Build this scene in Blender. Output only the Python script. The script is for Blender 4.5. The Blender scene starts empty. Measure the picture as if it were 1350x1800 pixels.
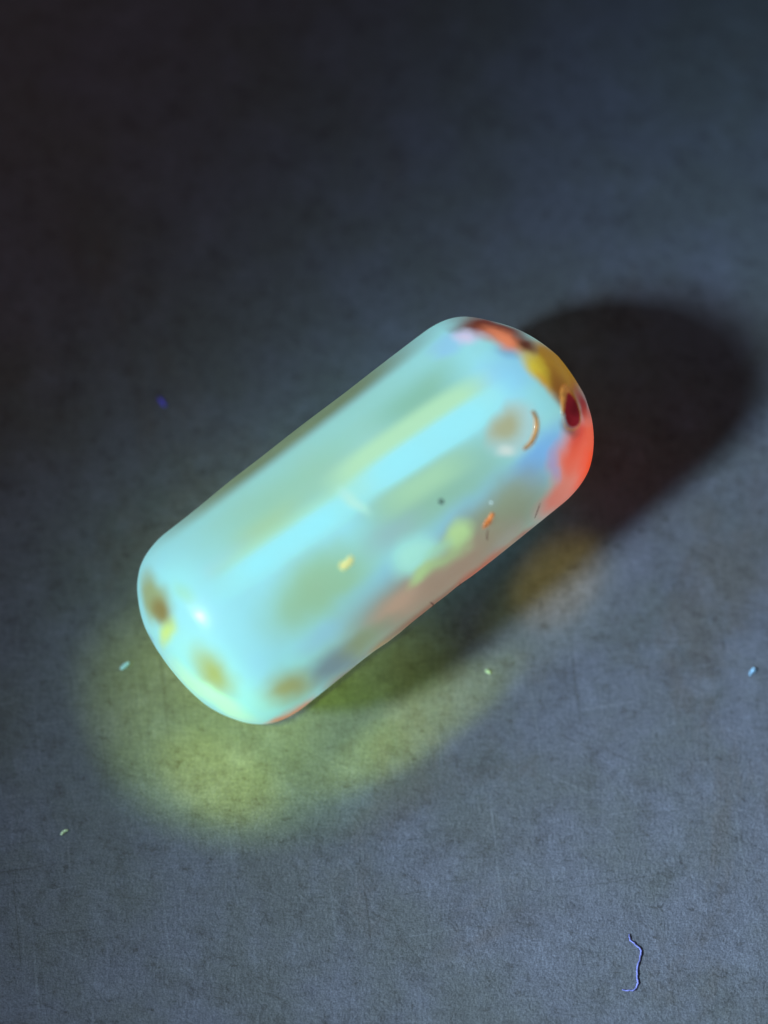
import bpy, bmesh, math, random
from mathutils import noise as hnoise
from mathutils import Vector, Matrix, Euler
from mathutils.bvhtree import BVHTree
random.seed(7)
S = bpy.context.scene
C = S.collection
MM = 0.001
K = MM / 35.5                      # metres per photograph pixel at the bead
R = 195 * K                        # bead radius

# ------------------------------------------------------------------ camera
ELEV = math.radians(76)
DIST = 0.165
FWD = Vector((0, math.cos(ELEV), -math.sin(ELEV)))
RIGHT = Vector((1, 0, 0))
UP = Vector((0, math.sin(ELEV), math.cos(ELEV)))
BC = Vector((0, 0, R))             # bead centre
AIM = BC + RIGHT * (32 * K) + UP * (9 * K)
cam_d = bpy.data.cameras.new('camera')
cam = bpy.data.objects.new('camera', cam_d); C.objects.link(cam)
cam.location = AIM - FWD * DIST
CAMROT = Matrix((RIGHT, UP, -FWD)).transposed()
cam.rotation_euler = CAMROT.to_euler()
cam_d.sensor_fit = 'VERTICAL'; cam_d.sensor_height = 24
cam_d.lens = 24 * DIST / (1800 * K)
cam_d.clip_start = 0.01; cam_d.clip_end = 5
cam_d.dof.use_dof = True
cam_d.dof.focus_distance = DIST + 0.0002
cam_d.dof.aperture_fstop = 7.5
S.camera = cam

def ray(px, py):
    d = FWD * DIST + RIGHT * ((px - 675) * K) + UP * ((900 - py) * K)
    return cam.location.copy(), d.normalized()

def ground(px, py, z=0.0):
    o, d = ray(px, py)
    return o + d * ((z - o.z) / d.z)

# ------------------------------------------------------------------ world, lamps, exposure
W = bpy.data.worlds.new('World'); S.world = W; W.use_nodes = True
W.node_tree.nodes['Background'].inputs[0].default_value = (0.86, 0.88, 1.0, 1)
W.node_tree.nodes['Background'].inputs[1].default_value = 0.062
S.view_settings.view_transform = 'Standard'; S.view_settings.look = 'None'
S.view_settings.exposure = 0; S.view_settings.gamma = 1
S.view_settings.use_curve_mapping = False
S.cycles.use_denoising = True
S.cycles.max_bounces = 8

def spot(name, loc, target, power, col, size_deg, blend, radius, sx=1.0, xdir=None):
    l = bpy.data.lights.new(name, 'SPOT'); o = bpy.data.objects.new(name, l); C.objects.link(o)
    l.energy = power; l.color = col; l.spot_size = math.radians(size_deg); l.spot_blend = blend
    l.shadow_soft_size = radius
    d = (target - loc).normalized()
    z = -d; xa = xdir or Vector((1, 0, 0))
    xa = (xa - z * xa.dot(z)).normalized(); q = Matrix((xa, z.cross(xa), z)).transposed()
    o.location = loc; o.rotation_euler = q.to_euler(); o.scale = (sx, 1, 1)
    return o

# the torch: low on the left, its beam falling on the right and lower right
LAZ, LEL = math.radians(203), math.radians(41.5)
LDIR = Vector((math.cos(LEL) * math.cos(LAZ), math.cos(LEL) * math.sin(LAZ), math.sin(LEL)))
torch = spot('torch_lamp', BC + LDIR * 0.20, ground(1540, 1560), 3.6, (0.61, 0.79, 0.96), 18.7, 1.0, 0.018)
spot('blue_fill_lamp', BC + LDIR * 0.20, ground(1740, 330), 2.0, (0.40, 0.68, 1.0), 10.2, 1.0, 0.018)  # extra blue fill added at the torch to lift the upper right
spot('red_fill_lamp', Vector((-0.16, 0.20, 0.22)), ground(-230, 330), 0.50, (1.0, 0.40, 0.40), 11, 1.0, 0.03)  # unseen reddish fill added to tint the upper left
# added spots standing in for light the bead bends and tints beside it
def pool(name, x, y, power, col, half_len, half_w, ang, blend=1.0):
    t = ground(x, y); h = 0.060
    loc = t + Vector((-0.004, -0.010, h))
    sz = math.degrees(2 * math.atan(half_w * 1.12 * K / h))
    spot(name, loc, t, power, col, sz, blend, 0.0004, half_len / half_w, Vector((math.cos(math.radians(ang)), math.sin(math.radians(ang)), 0)))
YG = (0.62, 1.0, 0.22)
pool('caustic_fill_lamp', 385, 1365, 0.080, (0.90, 1.0, 0.06), 130, 80, -28)
pool('caustic_fill_lamp', 350, 1275, 0.095, (0.76, 1.0, 0.08), 255, 180, -42)
pool('caustic_fill_lamp', 480, 1335, 0.050, (0.50, 1.0, 0.12), 300, 160, 5)
pool('caustic_fill_lamp', 740, 1272, 0.105, (0.78, 1.0, 0.08), 225, 62, 34)
pool('caustic_fill_lamp', 610, 1250, 0.055, (0.65, 1.0, 0.08), 230, 140, 34)
pool('caustic_fill_lamp', 980, 1020, 0.055, (1.0, 0.55, 0.05), 110, 80, 50)
pool('caustic_fill_lamp', 965, 1070, 0.022, (0.8, 1.0, 0.08), 170, 100, 42)

# ------------------------------------------------------------------ helpers
def lin(c):
    return tuple(((v / 255) / 12.92 if v <= 10 else ((v / 255 + 0.055) / 1.055) ** 2.4) for v in c)

def link_mesh(name, bm, mat, parent=None, smooth=True):
    me = bpy.data.meshes.new(name); bm.to_mesh(me); bm.free()
    if smooth:
        for p in me.polygons: p.use_smooth = True
    if mat: me.materials.append(mat)
    o = bpy.data.objects.new(name, me); C.objects.link(o)
    if parent: o.parent = parent
    return o

def mat(name):
    m = bpy.data.materials.new(name); m.use_nodes = True
    nt = m.node_tree
    return m, nt, nt.nodes['Principled BSDF']

def N(nt, typ, **kw):
    n = nt.nodes.new(typ)
    for k, v in kw.items(): setattr(n, k, v)
    return n

def mixrgb(nt, fac, a, b, blend='MIX'):
    n = N(nt, 'ShaderNodeMix', data_type='RGBA', blend_type=blend)
    for sock, v in ((n.inputs[0], fac), (n.inputs[6], a), (n.inputs[7], b)):
        if hasattr(v, 'is_linked') or isinstance(v, bpy.types.NodeSocket): nt.links.new(v, sock)
        elif isinstance(v, (int, float)): sock.default_value = v
        else: sock.default_value = (*v, 1)
    return n.outputs[2]

def ramp(nt, val, lo, hi, a=0.0, b=1.0, smooth=True):
    n = N(nt, 'ShaderNodeMapRange', interpolation_type='SMOOTHSTEP' if smooth else 'LINEAR')
    nt.links.new(val, n.inputs[0])
    n.inputs[1].default_value = lo; n.inputs[2].default_value = hi
    n.inputs[3].default_value = a; n.inputs[4].default_value = b
    return n.outputs[0]

def noise(nt, vec, scale, detail=4, rough=0.55, stretch=None, dist=0.0, rot=0.0):
    if rot:
        rm = N(nt, 'ShaderNodeMapping'); nt.links.new(vec, rm.inputs[0]); rm.inputs['Rotation'].default_value = (0, 0, rot)
        vec = rm.outputs[0]; rot = 0
    if stretch:
        mp = N(nt, 'ShaderNodeMapping'); nt.links.new(vec, mp.inputs[0])
        mp.inputs['Scale'].default_value = stretch or (1, 1, 1)
        mp.inputs['Rotation'].default_value = (0, 0, rot)
        vec = mp.outputs[0]
    n = N(nt, 'ShaderNodeTexNoise'); nt.links.new(vec, n.inputs['Vector'])
    n.inputs['Scale'].default_value = scale; n.inputs['Detail'].default_value = detail
    n.inputs['Roughness'].default_value = rough; n.inputs['Distortion'].default_value = dist
    return n.outputs['Fac']

def mul(nt, a, b, op='MULTIPLY'):
    n = N(nt, 'ShaderNodeMath', operation=op)
    for s, v in ((n.inputs[0], a), (n.inputs[1], b)):
        if isinstance(v, (int, float)): s.default_value = v
        else: nt.links.new(v, s)
    return n.outputs[0]

# ------------------------------------------------------------------ the surface it lies on
m_ground, nt, bs = mat('worn_dark_surface')
tc = N(nt, 'ShaderNodeTexCoord')
sc = N(nt, 'ShaderNodeVectorMath', operation='SCALE'); nt.links.new(tc.outputs['Object'], sc.inputs[0]); sc.inputs['Scale'].default_value = 1000
V = sc.outputs[0]
blue, grey, brown, dark = (0.150, 0.164, 0.200), (0.132, 0.146, 0.152), (0.125, 0.108, 0.094), (0.052, 0.050, 0.045)
c = mixrgb(nt, ramp(nt, noise(nt, V, 0.13, 6, 0.6), 0.38, 0.62), grey, blue)
c = mixrgb(nt, ramp(nt, noise(nt, V, 0.085, 6, 0.7, (1, 0.7, 1), 0.4), 0.52, 0.66, 0, 0.45), c, brown)
c = mixrgb(nt, ramp(nt, noise(nt, V, 0.55, 9, 0.78, None, 0.2), 0.49, 0.67, 0, 0.44), c, dark)
c = mixrgb(nt, ramp(nt, noise(nt, V, 1.5, 6, 0.75, (0.8, 1.2, 1), 0.2, 0.2), 0.55, 0.68, 0, 0.62), c, dark)
c = mixrgb(nt, ramp(nt, noise(nt, V, 0.6, 7, 0.7, (0.55, 2.0, 1), 0.5, 0.15), 0.59, 0.71, 0, 0.42), c, dark)
c = mixrgb(nt, ramp(nt, noise(nt, V, 0.6, 7, 0.7, (3.0, 0.4, 1), 0.5, -0.12), 0.61, 0.74, 0, 0.4), c, dark)
c = mixrgb(nt, ramp(nt, noise(nt, V, 0.5, 6, 0.7), 0.50, 0.70, 0, 0.30), c, (0.23, 0.26, 0.32))
# fine scratches in two directions
for rt, off in ((0.45, 3.0), (-0.15, 11.0), (1.45, 23.0)):
    sh = N(nt, 'ShaderNodeVectorMath', operation='ADD'); nt.links.new(V, sh.inputs[0]); sh.inputs[1].default_value = (off, off * 2, 0)
    ns = noise(nt, sh.outputs[0], 1.0, 3, 0.5, (0.10, 3.2, 1), 0.15, rt)
    c = mixrgb(nt, ramp(nt, ns, 0.67, 0.71, 0, 0.28), c, (0.24, 0.27, 0.30))
    c = mixrgb(nt, ramp(nt, ns, 0.32, 0.28, 0, 0.35), c, dark)
weave = mul(nt, noise(nt, V, 5.5, 2, 0.6, (1.0, 0.25, 1)), noise(nt, V, 5.5, 2, 0.6, (0.25, 1.0, 1)), 'ADD')
weave = ramp(nt, weave, 0.75, 1.25, 0.86, 1.14, False)
gr = ramp(nt, noise(nt, V, 12, 2, 0.6), 0.3, 0.7, 0.68, 1.32, False)
wv = N(nt, 'ShaderNodeVectorMath', operation='SCALE'); nt.links.new(c, wv.inputs[0]); nt.links.new(mul(nt, weave, gr), wv.inputs['Scale'])
nt.links.new(wv.outputs[0], bs.inputs['Base Color'])
bs.inputs['Roughness'].default_value = 0.62
bs.inputs['Specular IOR Level'].default_value = 0.35
h = mul(nt, noise(nt, V, 1.1, 6, 0.65), noise(nt, V, 6, 3, 0.6), 'ADD')
bp = N(nt, 'ShaderNodeBump'); nt.links.new(h, bp.inputs['Height']); bp.inputs['Strength'].default_value = 0.5; bp.inputs['Distance'].default_value = 0.00014
nt.links.new(bp.outputs[0], bs.inputs['Normal'])

bm = bmesh.new()
bmesh.ops.create_grid(bm, x_segments=60, y_segments=60, size=0.25)
for v in bm.verts:
    if v.co.length > 0.03: v.co.z = -0.0002 * (v.co.length - 0.03) / 0.3
g = link_mesh('table_surface', bm, m_ground)
g['kind'] = 'structure'

# ------------------------------------------------------------------ the bead
AX = (RIGHT * 0.788 + UP * 0.616)
axis = Vector((0.788, 0.616 / math.sin(ELEV), 0)).normalized()
root = bpy.data.objects.new('glass_bead', None); C.objects.link(root)
root.empty_display_size = 0.005
root.location = (0, 0, 0)
root.rotation_euler = (0, 0, math.atan2(axis.y, axis.x))
root['label'] = 'pale cyan milky glass barrel bead with an orange drilled end on the dark surface'
root['category'] = 'bead'
RW = Matrix.Rotation(math.atan2(axis.y, axis.x), 4, 'Z')
RI = RW.inverted()

HL = 435.5 * K / 0.988
# (distance in from the tip, radius) in photograph pixels
prof = [(0, 0.01), (0.6, 22), (2, 44), (5.5, 68), (11, 90), (20, 113), (32, 133), (46, 151), (62, 167), (80, 180), (103, 189), (132, 194), (170, 195)]
near_prof = [(8, 0.01), (8.5, 22), (9.5, 44), (13, 68), (18, 90), (27, 113), (38, 133), (50, 151), (63, 165), (80, 178), (103, 188), (132, 194), (170, 195)]
pts = [(-HL + a * K, r * K) for a, r in near_prof]
pts += [(-HL * 0.3, 195.3 * K), (0, 195.5 * K), (HL * 0.3, 195.3 * K)]
pts += [(HL - a * K, r * K) for a, r in reversed(prof)]
def smooth_profile(p, n=8):
    out = []
    for i in range(len(p) - 1):
        p0 = p[max(i - 1, 0)]; p1 = p[i]; p2 = p[i + 1]; p3 = p[min(i + 2, len(p) - 1)]
        for k in range(n):
            t = k / n
            a = [0.5 * (2 * p1[j] + (p2[j] - p0[j]) * t + (2 * p0[j] - 5 * p1[j] + 4 * p2[j] - p3[j]) * t * t + (3 * p1[j] - p0[j] - 3 * p2[j] + p3[j]) * t ** 3) for j in (0, 1)]
            out.append(a)
    out.append(p[-1]); return out
pr = smooth_profile(pts, 5)
bm = bmesh.new(); NS = 144; rings = []
for x, r in pr:
    ring = []
    for i in range(NS):
        a = 2 * math.pi * i / NS
        # hand-ground, not perfectly round
        rr = r * (1 + 0.006 * math.sin(2 * a + x * 300) + 0.004 * math.sin(3 * a - x * 500) + 0.0035 * (hnoise.noise(Vector((x * 350, math.cos(a) * 2, math.sin(a) * 2))) ))
        # the far end slopes away more on one side
        w = max(0.0, (x / K - 255) / 180); w = w * w * (3 - 2 * w) if w < 1 else 1.0
        side = max(0.0, math.cos(a)) * min(1.0, r / (150 * K))
        xx = x - 19 * K * w * side; rr *= 1 - 0.022 * w * side
        ring.append(bm.verts.new((xx, rr * math.cos(a), R + rr * math.sin(a))))
    rings.append(ring)
for a, b in zip(rings, rings[1:]):
    for i in range(NS):
        bm.faces.new((a[i], a[(i + 1) % NS], b[(i + 1) % NS], b[i]))
bm.faces.new(rings[0]); bm.faces.new(list(reversed(rings[-1])))
bmesh.ops.recalc_face_normals(bm, faces=bm.faces)
TREE = BVHTree.FromBMesh(bm)

def hit(px, py, off=0.0):
    """point of the bead's surface seen at a photograph pixel, in bead coordinates"""
    o, d = ray(px, py)
    o = RI @ o; d = RI.to_3x3() @ d
    p, n, i, t = TREE.ray_cast(o, d)
    if p is None:
        # just outside the outline: the nearest surface point
        q = o + d * DIST
        p, n, i, t = TREE.find_nearest(q)
    return p + n * off, n

def srf(px, py, off=0.0): return hit(px, py, off)[0]

# small dents and swellings of a hand-worked bead (pixel, depth and radius in pixels)
for x, y, dp, rd in ((558, 1218, 6, 13), (948, 911, 6, 14), (690, 1122, -3, 30), (1000, 882, -3, 30), (806, 1036, 3.5, 14), (276, 1148, 4, 12), (1024, 696, -2.5, 22), (760, 1068, 2.5, 8), (880, 960, -2.5, 22), (620, 690, 2, 50), (400, 855, -2, 60), (915, 590, 3, 16), (640, 1158, 2, 10)):
    p0, n0 = hit(x, y)
    for v in bm.verts:
        q = (v.co - p0).length / (rd * K)
        if q < 3: v.co -= n0 * (dp * K * math.exp(-q * q))

# drilled hole in the right end
HP, HN = hit(1006, 718)
HDIR = (HN * 0.3 + Vector((1, 0, 0)) * 0.7).normalized()
HR = 33 * K
m_glass, nt, bs = mat('milky_fluorescent_glass')
LOC = CAMROT.to_4x4()
ROTL = (RI.to_3x3() @ CAMROT).to_euler('XYZ')
tc = N(nt, 'ShaderNodeTexCoord')
P0 = tc.outputs['Object']
nz = N(nt, 'ShaderNodeTexNoise'); nt.links.new(P0, nz.inputs['Vector']); nz.inputs['Scale'].default_value = 420; nz.inputs['Detail'].default_value = 3
sb = N(nt, 'ShaderNodeVectorMath', operation='SUBTRACT'); nt.links.new(nz.outputs['Color'], sb.inputs[0]); sb.inputs[1].default_value = (0.5, 0.5, 0.5)
ss = N(nt, 'ShaderNodeVectorMath', operation='SCALE'); nt.links.new(sb.outputs[0], ss.inputs[0]); ss.inputs['Scale'].default_value = 0.0012
ad = N(nt, 'ShaderNodeVectorMath', operation='ADD'); nt.links.new(P0, ad.inputs[0]); nt.links.new(ss.outputs[0], ad.inputs[1])
PW = ad.outputs[0]
def cloud(col, px, py, rx, ry, ang=38, rgb=(255, 255, 255), s=1.0, inner=0.0, depth=4.5, box=False):
    """an ellipsoid of colour centred at the surface, glass tones and painted refraction alike"""
    c0 = srf(px, py)
    rot = (RI.to_3x3() @ CAMROT @ Matrix.Rotation(math.radians(ang), 3, 'Z')).to_euler('XYZ')
    mp = N(nt, 'ShaderNodeMapping', vector_type='TEXTURE'); nt.links.new(WP, mp.inputs[0])
    mp.inputs['Location'].default_value = c0; mp.inputs['Rotation'].default_value = rot
    mp.inputs['Scale'].default_value = (rx * K, ry * K, depth * MM)
    if box:       # rounded-box falloff for the long channels
        v2 = N(nt, 'ShaderNodeVectorMath', operation='MULTIPLY'); nt.links.new(mp.outputs[0], v2.inputs[0]); nt.links.new(mp.outputs[0], v2.inputs[1])
        ln = N(nt, 'ShaderNodeVectorMath', operation='LENGTH'); nt.links.new(v2.outputs[0], ln.inputs[0])
        val = mul(nt, ln.outputs['Value'], 0.5, 'POWER')
    else:
        ln = N(nt, 'ShaderNodeVectorMath', operation='LENGTH'); nt.links.new(mp.outputs[0], ln.inputs[0])
        val = ln.outputs['Value']
    f = ramp(nt, val, inner, 1.0, s, 0.0)
    return mixrgb(nt, f, col, lin(rgb))
def L2(c, x0, y0, x1, y1, w, rgb, s=1.0, inner=0.0, depth=4.5, over=1.0):
    """a long cloud between two pixels"""
    L = math.hypot(x1 - x0, y1 - y0) / 2 * over
    return cloud(c, (x0 + x1) / 2, (y0 + y1) / 2, L, w, math.degrees(math.atan2(-(y1 - y0), x1 - x0)), rgb, s, inner, depth, True)

rgb = N(nt, 'ShaderNodeRGB'); rgb.outputs[0].default_value = (*lin((156, 228, 234)), 1)
c = rgb.outputs[0]
# unseen underside glow added to tint the surface: yellow green, orange below the drilled end
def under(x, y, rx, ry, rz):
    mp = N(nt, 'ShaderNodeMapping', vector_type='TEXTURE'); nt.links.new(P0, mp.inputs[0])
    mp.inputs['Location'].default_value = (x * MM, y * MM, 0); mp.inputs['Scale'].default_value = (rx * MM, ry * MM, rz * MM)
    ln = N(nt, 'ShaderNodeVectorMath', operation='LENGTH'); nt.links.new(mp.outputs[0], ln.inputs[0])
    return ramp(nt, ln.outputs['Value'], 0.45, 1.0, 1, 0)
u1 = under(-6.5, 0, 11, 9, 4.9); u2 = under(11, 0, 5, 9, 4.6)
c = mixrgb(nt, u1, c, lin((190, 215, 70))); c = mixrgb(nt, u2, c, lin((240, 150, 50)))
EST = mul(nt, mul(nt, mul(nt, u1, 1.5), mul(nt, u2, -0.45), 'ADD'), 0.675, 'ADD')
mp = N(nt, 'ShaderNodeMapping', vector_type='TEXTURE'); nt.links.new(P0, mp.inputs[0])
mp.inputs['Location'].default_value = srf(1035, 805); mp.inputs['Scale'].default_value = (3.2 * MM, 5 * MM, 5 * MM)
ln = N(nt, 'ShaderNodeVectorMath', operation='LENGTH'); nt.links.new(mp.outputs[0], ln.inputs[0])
EST = mul(nt, EST, ramp(nt, ln.outputs['Value'], 0.2, 1.0, 0.20, 0.0), 'ADD')  # glow added on the red end that the torch barely reaches
CL = []  # colour clouds: glass tones plus refraction painted into the colour
# broad zones: two sage bands with the pale channel between them
CL += [('S', 290, 1010, 820, 590, 84, (154, 216, 206), .95, .4),
       ('S', 340, 990, 700, 745, 66, (152, 204, 176), .9, .15),
       ('S', 400, 975, 545, 880, 40, (166, 208, 160), .8, .0),
       ('S', 640, 785, 835, 630, 58, (136, 192, 166), .95, .1),
       ('S', 620, 935, 950, 775, 82, (146, 198, 184), .95, .35),
       ('S', 620, 945, 870, 800, 56, (144, 192, 164), .85, .1),
       ('B', 565, 1030, 165, 84, 34, (152, 202, 166), 1, .2),
       ('B', 545, 1045, 80, 42, 34, (150, 194, 154), .7, .0),
       ('B', 690, 935, 90, 42, 38, (154, 192, 194), .75, .0),
       ('L', 560, 1120, 1000, 775, 50, (140, 198, 222), .85, .1),
       ('B', 950, 805, 110, 46, 52, (122, 184, 240), 1, .2),
       ('B', 890, 660, 100, 62, 38, (146, 216, 246), .9, .3),
       ('B', 895, 617, 40, 22, -20, (118, 164, 206), .8, .0),
       ('B', 790, 600, 60, 30, 30, (148, 206, 240), .8, .2),
       ('S', 290, 935, 780, 548, 42, (146, 202, 220), .85, .2),
       # rose grey lower flank
       ('S', 540, 1210, 1030, 835, 88, (150, 158, 144), 1, .3, 8),
       ('L', 770, 1005, 985, 815, 62, (146, 156, 130), .95, .15, 7),
       ('L', 640, 1105, 930, 915, 58, (174, 146, 126), .95, .15, 7),
       ('B', 700, 1062, 80, 36, 34, (200, 166, 142), .9, .1, 7),
       ('B', 890, 945, 70, 32, 50, (166, 158, 150), .8, .1, 7),
       ('B', 590, 1168, 90, 44, 38, (118, 140, 164), .95, .15, 7),
       ('B', 640, 1125, 70, 30, 38, (142, 156, 126), .9, .1, 7),
       ('B', 565, 1120, 70, 30, 38, (150, 208, 230), .8, .1),
       ('B', 600, 1190, 60, 12, 38, (150, 108, 104), .8, .0, 8),
       ('B', 668, 1134, 50, 10, 38, (190, 156, 100), .8, .0, 8),
       ('B', 740, 1084, 60, 15, 37, (196, 122, 100), .85, .0, 8),
       ('S', 600, 1186, 960, 918, 13, (150, 84, 72), .85, .0, 8),
       ('B', 850, 1002, 90, 18, 38, (200, 104, 86), .9, .0, 8),
       ('B', 925, 940, 40, 12, 38, (176, 96, 94), .8, .0, 8),
       # olive band painted along the upper outline for the refracted ground
       ('S', 230, 970, 790, 543, 34, (112, 132, 102), 1, .35, 7)]
# painted lens image of the drill channel, bright, in two lengths with a step
CL += [('S', 365, 1040, 655, 848, 40, (174, 230, 196), .9, .3),
       ('S', 572, 878, 880, 668, 50, (186, 232, 186), .95, .55),
       ('S', 360, 1056, 660, 852, 32, (158, 242, 248), 1, .35),
       ('S', 600, 884, 915, 674, 36, (160, 240, 246), 1, .45),
       ('L', 586, 856, 662, 908, 11, (190, 244, 226), .9, .2),
       ('S', 640, 915, 850, 785, 36, (172, 218, 176), .9, .1)]
CL += [('M',)]
# lime patches
CL += [('B', 728, 976, 66, 46, 38, (176, 242, 222), 1, .25),
       ('B', 742, 1008, 50, 20, 44, (190, 226, 156), .95, .15),
       ('B', 803, 945, 44, 31, 42, (190, 228, 160), 1, .25),
       ('L', 715, 1030, 835, 945, 20, (176, 208, 150), .8, .0),
       ('B', 765, 968, 40, 18, 35, (172, 226, 190), .8, .0)]
# far end: painted refracted image of the hole, amber and red caps
CL += [('B', 900, 755, 62, 54, 60, (176, 212, 208), 1, .5),
       ('B', 886, 752, 50, 46, 60, (176, 178, 140), 1, .15),
       ('L', 868, 797, 912, 794, 12, (220, 230, 218), .8, .0),
       ('L', 780, 548, 955, 608, 32, (118, 60, 46), 1, .25, 7),
       ('B', 890, 598, 62, 24, -28, (250, 150, 108), 1, .1, 6),
       ('B', 828, 590, 42, 20, -12, (222, 214, 240), .95, .0),
       ('B', 978, 652, 88, 50, -52, (172, 130, 46), 1, .5, 8),
       ('B', 942, 645, 64, 26, -52, (226, 208, 70), 1, .0, 7),
       ('B', 958, 672, 44, 12, -60, (214, 168, 60), .8, .0, 7),
       ('B', 922, 606, 32, 22, -30, (100, 58, 42), 1, .1, 6),
       ('B', 988, 690, 60, 26, -68, (140, 92, 42), .9, .1, 6),
       ('B', 1028, 712, 62, 26, -70, (142, 54, 56), 1, .15, 8),
       ('B', 1035, 805, 112, 82, 68, (236, 104, 78), 1, .45, 8),
       ('B', 990, 865, 84, 48, 50, (224, 136, 118), 1, .2, 8),
       ('B', 1040, 815, 72, 24, 62, (252, 84, 44), .95, .0, 7),
       ('B', 1015, 760, 50, 26, 75, (206, 70, 56), .8, .0, 7),
       ('B', 998, 756, 28, 15, -40, (104, 64, 50), .75, .0, 5),
       ('L', 982, 775, 975, 850, 13, (170, 160, 200), .8, .0, 5)]
# near end, with refraction spots painted in
CL += [('B', 315, 1030, 70, 60, -45, (160, 236, 230), .6, .1),
       ('B', 270, 1048, 72, 42, -68, (154, 172, 124), 1, .3),
       ('B', 284, 1074, 40, 18, -75, (142, 132, 80), 1, .2),
       ('B', 294, 1114, 42, 17, 72, (200, 224, 120), .9, .1),
       ('B', 262, 1122, 26, 12, -70, (140, 196, 208), .9, .3),
       ('B', 376, 1182, 84, 46, -58, (164, 180, 114), 1, .05),
       ('B', 506, 1210, 76, 50, 10, (158, 166, 120), 1, .05),
       ('B', 325, 1045, 44, 22, -45, (164, 226, 196), .8, .1),
       ('L', 270, 1155, 470, 1285, 26, (190, 248, 212), .95, .3),
       ('L', 470, 1288, 570, 1224, 16, (214, 136, 100), 1, .35),
       ('B', 450, 1190, 60, 40, -70, (156, 224, 238), .6, .1)]
for t in CL:
    if t[0] == 'M':
        c = mixrgb(nt, 0.08, c, lin((176, 216, 176)))
        c = mixrgb(nt, ramp(nt, noise(nt, P0, 330, 4, 0.6), 0.45, 0.75, 0, 0.10), c, lin((170, 200, 160)))
        continue
    WP = P0 if t[0] == 'S' else PW
    if t[0] in 'LS':
        _, x0, y0, x1, y1, w, col, s, inner = t[:9]
        c = L2(c, x0, y0, x1, y1, w, col, s, inner, t[9] if len(t) > 9 else 4.5, 1.06)
    else:
        _, x, y, rx, ry, an, col, s, inner = t[:9]
        c = cloud(c, x, y, rx, ry, an, col, s, inner, t[9] if len(t) > 9 else 4.5)
alb = N(nt, 'ShaderNodeVectorMath', operation='SCALE'); nt.links.new(c, alb.inputs[0]); alb.inputs['Scale'].default_value = 0.56
nt.links.new(alb.outputs[0], bs.inputs['Base Color'])
bs.inputs['Roughness'].default_value = 0.34
bs.inputs['IOR'].default_value = 1.48
bs.inputs['Subsurface Weight'].default_value = 0.35
bs.inputs['Subsurface Radius'].default_value = (1.0, 1.2, 1.0)
bs.inputs['Subsurface Scale'].default_value = 0.0012
bs.inputs['Coat Weight'].default_value = 0.12
bs.inputs['Specular IOR Level'].default_value = 0.35
bs.inputs['Coat Roughness'].default_value = 0.16
bs.inputs['Coat IOR'].default_value = 1.5
nt.links.new(c, bs.inputs['Emission Color'])
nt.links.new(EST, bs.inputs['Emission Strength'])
hz = mul(nt, noise(nt, P0, 900, 4, 0.6), noise(nt, P0, 260, 3, 0.6, (0.12, 3, 3), 0.3), 'ADD')
bp = N(nt, 'ShaderNodeBump'); nt.links.new(hz, bp.inputs['Height']); bp.inputs['Strength'].default_value = 0.22; bp.inputs['Distance'].default_value = 0.0001
nt.links.new(bp.outputs[0], bs.inputs['Normal']); nt.links.new(bp.outputs[0], bs.inputs['Coat Normal'])

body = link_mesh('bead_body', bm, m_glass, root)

def simple(name, col, rough=0.5, emit=0.0, coat=0.0, nsc=0.0):
    m, nt, b = mat(name)
    if nsc:
        t = N(nt, 'ShaderNodeTexCoord')
        f = noise(nt, t.outputs['Object'], nsc, 3)
        k = mixrgb(nt, ramp(nt, f, 0.3, 0.7), tuple(x * 0.6 for x in lin(col)), tuple(min(1, x * 1.25) for x in lin(col)))
        nt.links.new(k, b.inputs['Base Color']); nt.links.new(k, b.inputs['Emission Color'])
    else:
        b.inputs['Base Color'].default_value = (*lin(col), 1); b.inputs['Emission Color'].default_value = (*lin(col), 1)
    b.inputs['Roughness'].default_value = rough; b.inputs['Emission Strength'].default_value = emit
    b.inputs['Coat Weight'].default_value = coat
    return m

# cut the hole
def frame(d):
    d = d.normalized(); a = d.orthogonal().normalized(); return a, d.cross(a), d
bmc = bmesh.new()
fd = HDIR.normalized(); fa = RI.to_3x3() @ UP; fa = (fa - fd * fa.dot(fd)).normalized(); fb = fa.cross(fd)
OV = 0.66
rr = []
for t, r in ((0.8 * MM, HR * 1.12), (0.12 * MM, HR * 1.04), (-0.25 * MM, HR * 0.93), (-7 * MM, HR * 0.78)):
    rr.append([bmc.verts.new(HP + fd * t + (fa * math.cos(2 * math.pi * i / 48) + fb * (OV * math.sin(2 * math.pi * i / 48))) * r * (1 + 0.05 * math.sin(3 * 2 * math.pi * i / 48 + 1))) for i in range(48)])
for a, b in zip(rr, rr[1:]):
    for i in range(48): bmc.faces.new((a[i], a[(i + 1) % 48], b[(i + 1) % 48], b[i]))
bmc.faces.new(rr[0]); bmc.faces.new(list(reversed(rr[-1])))
bmesh.ops.recalc_face_normals(bmc, faces=bmc.faces)
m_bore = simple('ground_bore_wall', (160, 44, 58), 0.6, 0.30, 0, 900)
cut = link_mesh('bore_cutter', bmc, m_bore)
cut.matrix_world = RW
body.data.materials.append(m_bore)
md = body.modifiers.new('hole', 'BOOLEAN'); md.object = cut; md.operation = 'DIFFERENCE'; md.solver = 'EXACT'
try: md.material_mode = 'TRANSFER'
except Exception: pass
bpy.context.view_layer.update()
dg = bpy.context.evaluated_depsgraph_get()
me2 = bpy.data.meshes.new_from_object(body.evaluated_get(dg))
body.modifiers.clear(); body.data = me2; me2.name = 'bead_body'
bpy.data.objects.remove(cut)

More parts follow.
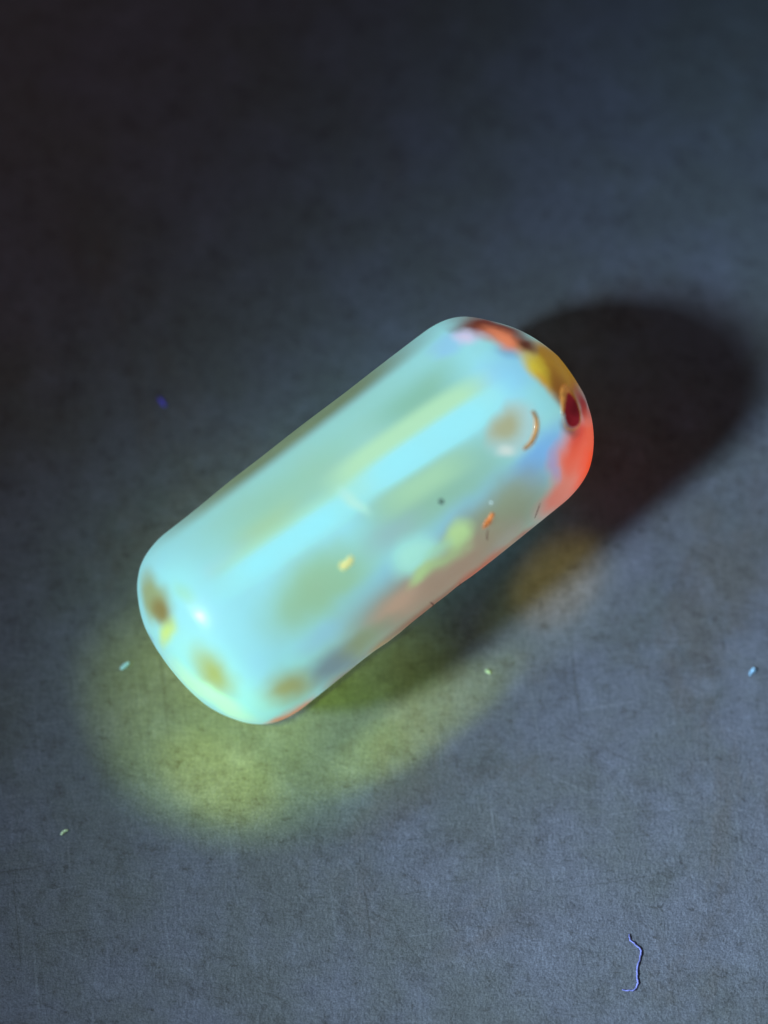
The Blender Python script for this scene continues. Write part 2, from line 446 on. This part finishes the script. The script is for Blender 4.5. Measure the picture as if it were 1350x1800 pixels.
def tube(name, path, rad, m, parent=None, seg=8, flat=1.0, nrm=None):
    bm = bmesh.new(); prev = None; n = len(path)
    for i, p in enumerate(path):
        t = (path[min(i + 1, n - 1)] - path[max(i - 1, 0)]).normalized()
        up = nrm[i] if nrm else Vector((0, 0, 1))
        s = t.cross(up).normalized(); u = s.cross(t).normalized()
        r = rad[i] if isinstance(rad, (list, tuple)) else rad
        ring = [bm.verts.new(p + s * (r * math.cos(2 * math.pi * k / seg)) + u * (r * flat * math.sin(2 * math.pi * k / seg))) for k in range(seg)]
        if prev:
            for k in range(seg): bm.faces.new((prev[k], prev[(k + 1) % seg], ring[(k + 1) % seg], ring[k]))
        else: bm.faces.new(list(reversed(ring)))
        prev = ring
    bm.faces.new(prev)
    bmesh.ops.recalc_face_normals(bm, faces=bm.faces)
    return link_mesh(name, bm, m, parent)

def cr(pts, n=6):
    out = []
    for i in range(len(pts) - 1):
        p0 = pts[max(i - 1, 0)]; p1 = pts[i]; p2 = pts[i + 1]; p3 = pts[min(i + 2, len(pts) - 1)]
        for k in range(n):
            t = k / n
            out.append(tuple(0.5 * (2 * p1[j] + (p2[j] - p0[j]) * t + (2 * p0[j] - 5 * p1[j] + 4 * p2[j] - p3[j]) * t * t + (3 * p1[j] - p0[j] - 3 * p2[j] + p3[j]) * t ** 3) for j in range(len(p1))))
    out.append(pts[-1]); return out

# lip of the hole: a chipped ring, thick on the near side
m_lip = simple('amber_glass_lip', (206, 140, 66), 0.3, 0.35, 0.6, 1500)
ring = []; rads = []; nn = []
wd = RI.to_3x3() @ (-RIGHT * 0.95 - UP * 0.1)      # the thick side
A0 = math.atan2(wd.dot(fb), wd.dot(fa))
for i in range(41):
    a = 2 * math.pi * i / 40
    q = HP + (fa * math.cos(a) + fb * (OV * math.sin(a))) * HR * (1.04 + 0.05 * math.sin(3 * a + 1))
    o = q + fd * 2 * MM
    p, n_, _, _ = TREE.ray_cast(o, -fd)
    if p is None: p, n_, _, _ = TREE.find_nearest(q)
    ring.append(p); nn.append(n_)
    near = 0.5 - 0.5 * n_.x   # thickest away from the tip
    rads.append((1.2 + 7.0 * max(0.0, math.cos(a - A0)) ** 1.2) * K * (1 + 0.25 * hnoise.noise(Vector((i * .7, 0, 0)))))
tube('hole_lip', ring, rads, m_lip, root, 10, 0.6, nn)

# orange crescent, a raised strip in place of the hole's refracted image
path = cr([(936, 722), (942, 735), (943, 752), (938, 770), (930, 782), (920, 790)], 6)
pp = [hit(x, y) for x, y in path]
n = len(pp)
rad = [(0.8 + 4.0 * math.sin(math.pi * (0.12 + 0.76 * i / (n - 1))) ** 0.7) * K for i in range(n)]
m_cres = simple('ochre_hole_image', (208, 150, 84), 0.4, 0.3, 0.5, 1200)
cr_o = tube('crescent_image', [p for p, _ in pp], rad, m_cres, root, 10, 0.55, [q for _, q in pp])
cr_o['label'] = 'thin ochre crescent, refracted image of the drilled end'

# flecks
def fleck(name, blobs, m, label=None, h=0.45):
    bm = bmesh.new()
    for x, y, rx, ry, an in blobs:
        p, nrm = hit(x, y)
        ex = (RI.to_3x3() @ (RIGHT * math.cos(math.radians(an)) + UP * math.sin(math.radians(an))))
        ex = (ex - nrm * ex.dot(nrm)).normalized(); ey = nrm.cross(ex)
        mtx = Matrix((ex, ey, nrm)).transposed().to_4x4(); mtx.translation = p
        res = bmesh.ops.create_icosphere(bm, subdivisions=3, radius=1.0)
        for v in res['verts']:
            d = v.co.copy(); k = 1 + 0.55 * hnoise.noise(d * 1.7 + Vector((x, y, 0))) + random.uniform(-.05, .05)
            v.co = mtx @ Vector((d.x * rx * K * k, d.y * ry * K * k, d.z * min(rx, ry) * K * h * k))
    o = link_mesh(name, bm, m, root)
    if label: o['label'] = label
    return o
m_gold = simple('yellow_gold_flake', (246, 226, 140), 0.35, 0.45, 0.3, 2500)
m_orng = simple('orange_flake', (236, 140, 72), 0.4, 0.45, 0.3, 2500)
m_blk = simple('black_speck', (60, 74, 76), 0.5, 0)
m_wht = simple('white_crumb', (225, 250, 250), 0.4, 0.5)
m_crk = simple('dark_hairline', (120, 74, 68), 0.6, 0.2)
fleck('gold_fleck', [(606, 995, 8, 5.5, 15), (614, 987, 6.5, 6, 60), (617, 981, 4, 4, 0), (602, 990, 3.5, 3, 0)], m_gold, 'yellow fleck in the middle of the bead')
fleck('orange_fleck', [(857, 918, 9.5, 6.5, 65), (863, 908, 8.5, 5, 70), (851, 926, 4, 3, 30)], m_orng, 'orange fleck near the lower flank')
fleck('black_speck', [(775, 882, 4.2, 4.0, 0)], m_blk, 'round black pinhole speck')
fleck('white_crumb', [(863, 884, 3, 2, 60)], m_wht)
for a in ([(950, 884), (947, 892), (943, 903), (940, 911)], [(858, 930), (856, 942), (857, 950)],
          [(756, 1058), (762, 1064), (761, 1072)], [(808, 1026), (812, 1032), (810, 1038)]):
    q = [hit(x, y) for x, y in cr([tuple(map(float, z)) for z in a], 4)]
    tube('hairline_crack', [p for p, _ in q], [1.3 * K * (0.4 + 0.6 * math.sin(math.pi * i / (len(q) - 1))) for i in range(len(q))], m_crk, root, 6, 0.5, [z for _, z in q])

# ------------------------------------------------------------------ lint on the surface
def lint_mat(name, col, e): return simple(name, col, 0.7, e, 0, 3000)
def lint(pts, w, m, label, lift=1.5, cat='lint', group=None):
    p = cr([tuple(map(float, q)) for q in pts], 6)
    path = []
    for i, (x, y) in enumerate(p):
        z = (w * 0.75 + lift * abs(math.sin(i * 0.5))) * K
        jx = 1.6 * hnoise.noise(Vector((i * .9, w, 0))); jy = 1.6 * hnoise.noise(Vector((i * .9, 9, w)))
        path.append(ground(x + jx, y + jy, z))
    c0 = path[0].copy(); c0.z = 0
    n = len(path)
    o = tube('lint_fibre', [q - c0 for q in path], [w * K * (0.45 + 0.55 * math.sin(math.pi * (0.1 + 0.8 * i / (n - 1)))) * random.uniform(.8, 1.15) for i in range(n)], m, None, 6)
    o.location = c0
    o['label'] = label; o['category'] = cat
    return o
mv = lint_mat('violet_blue_lint', (134, 142, 216), 0.10)
mb = lint_mat('pale_blue_lint', (150, 200, 250), 0.25)
md_ = lint_mat('deep_violet_lint', (92, 86, 220), 0.14)
mp_ = lint_mat('pale_green_lint', (190, 220, 180), 0.25)
lint([(1106, 1642), (1108, 1652), (1117, 1660), (1126, 1670), (1125, 1684), (1120, 1700), (1120, 1716), (1121, 1730), (1114, 1740), (1104, 1741), (1093, 1740)], 1.7, mv, 'long curled violet-blue lint fibre at the bottom right of the surface')
lint([(1318, 1187), (1321, 1181), (1325, 1179), (1325, 1174)], 3.0, mb, 'short pale cyan lint fibre at the right edge of the surface')
lint([(212, 1176), (219, 1171), (226, 1165)], 3.6, mb, 'pale blue lint crumb just left of the near end of the bead')
lint([(107, 1467), (112, 1462), (118, 1459)], 2.6, mp_, 'short whitish green lint fibre on the lower left of the surface')
lint([(279, 699), (285, 707), (290, 714)], 3.2, md_, 'short deep violet lint fibre on the dark upper left surface')
lint([(854, 1179), (857, 1180), (861, 1182)], 2.6, mp_, 'tiny pale crumb below the middle of the bead')
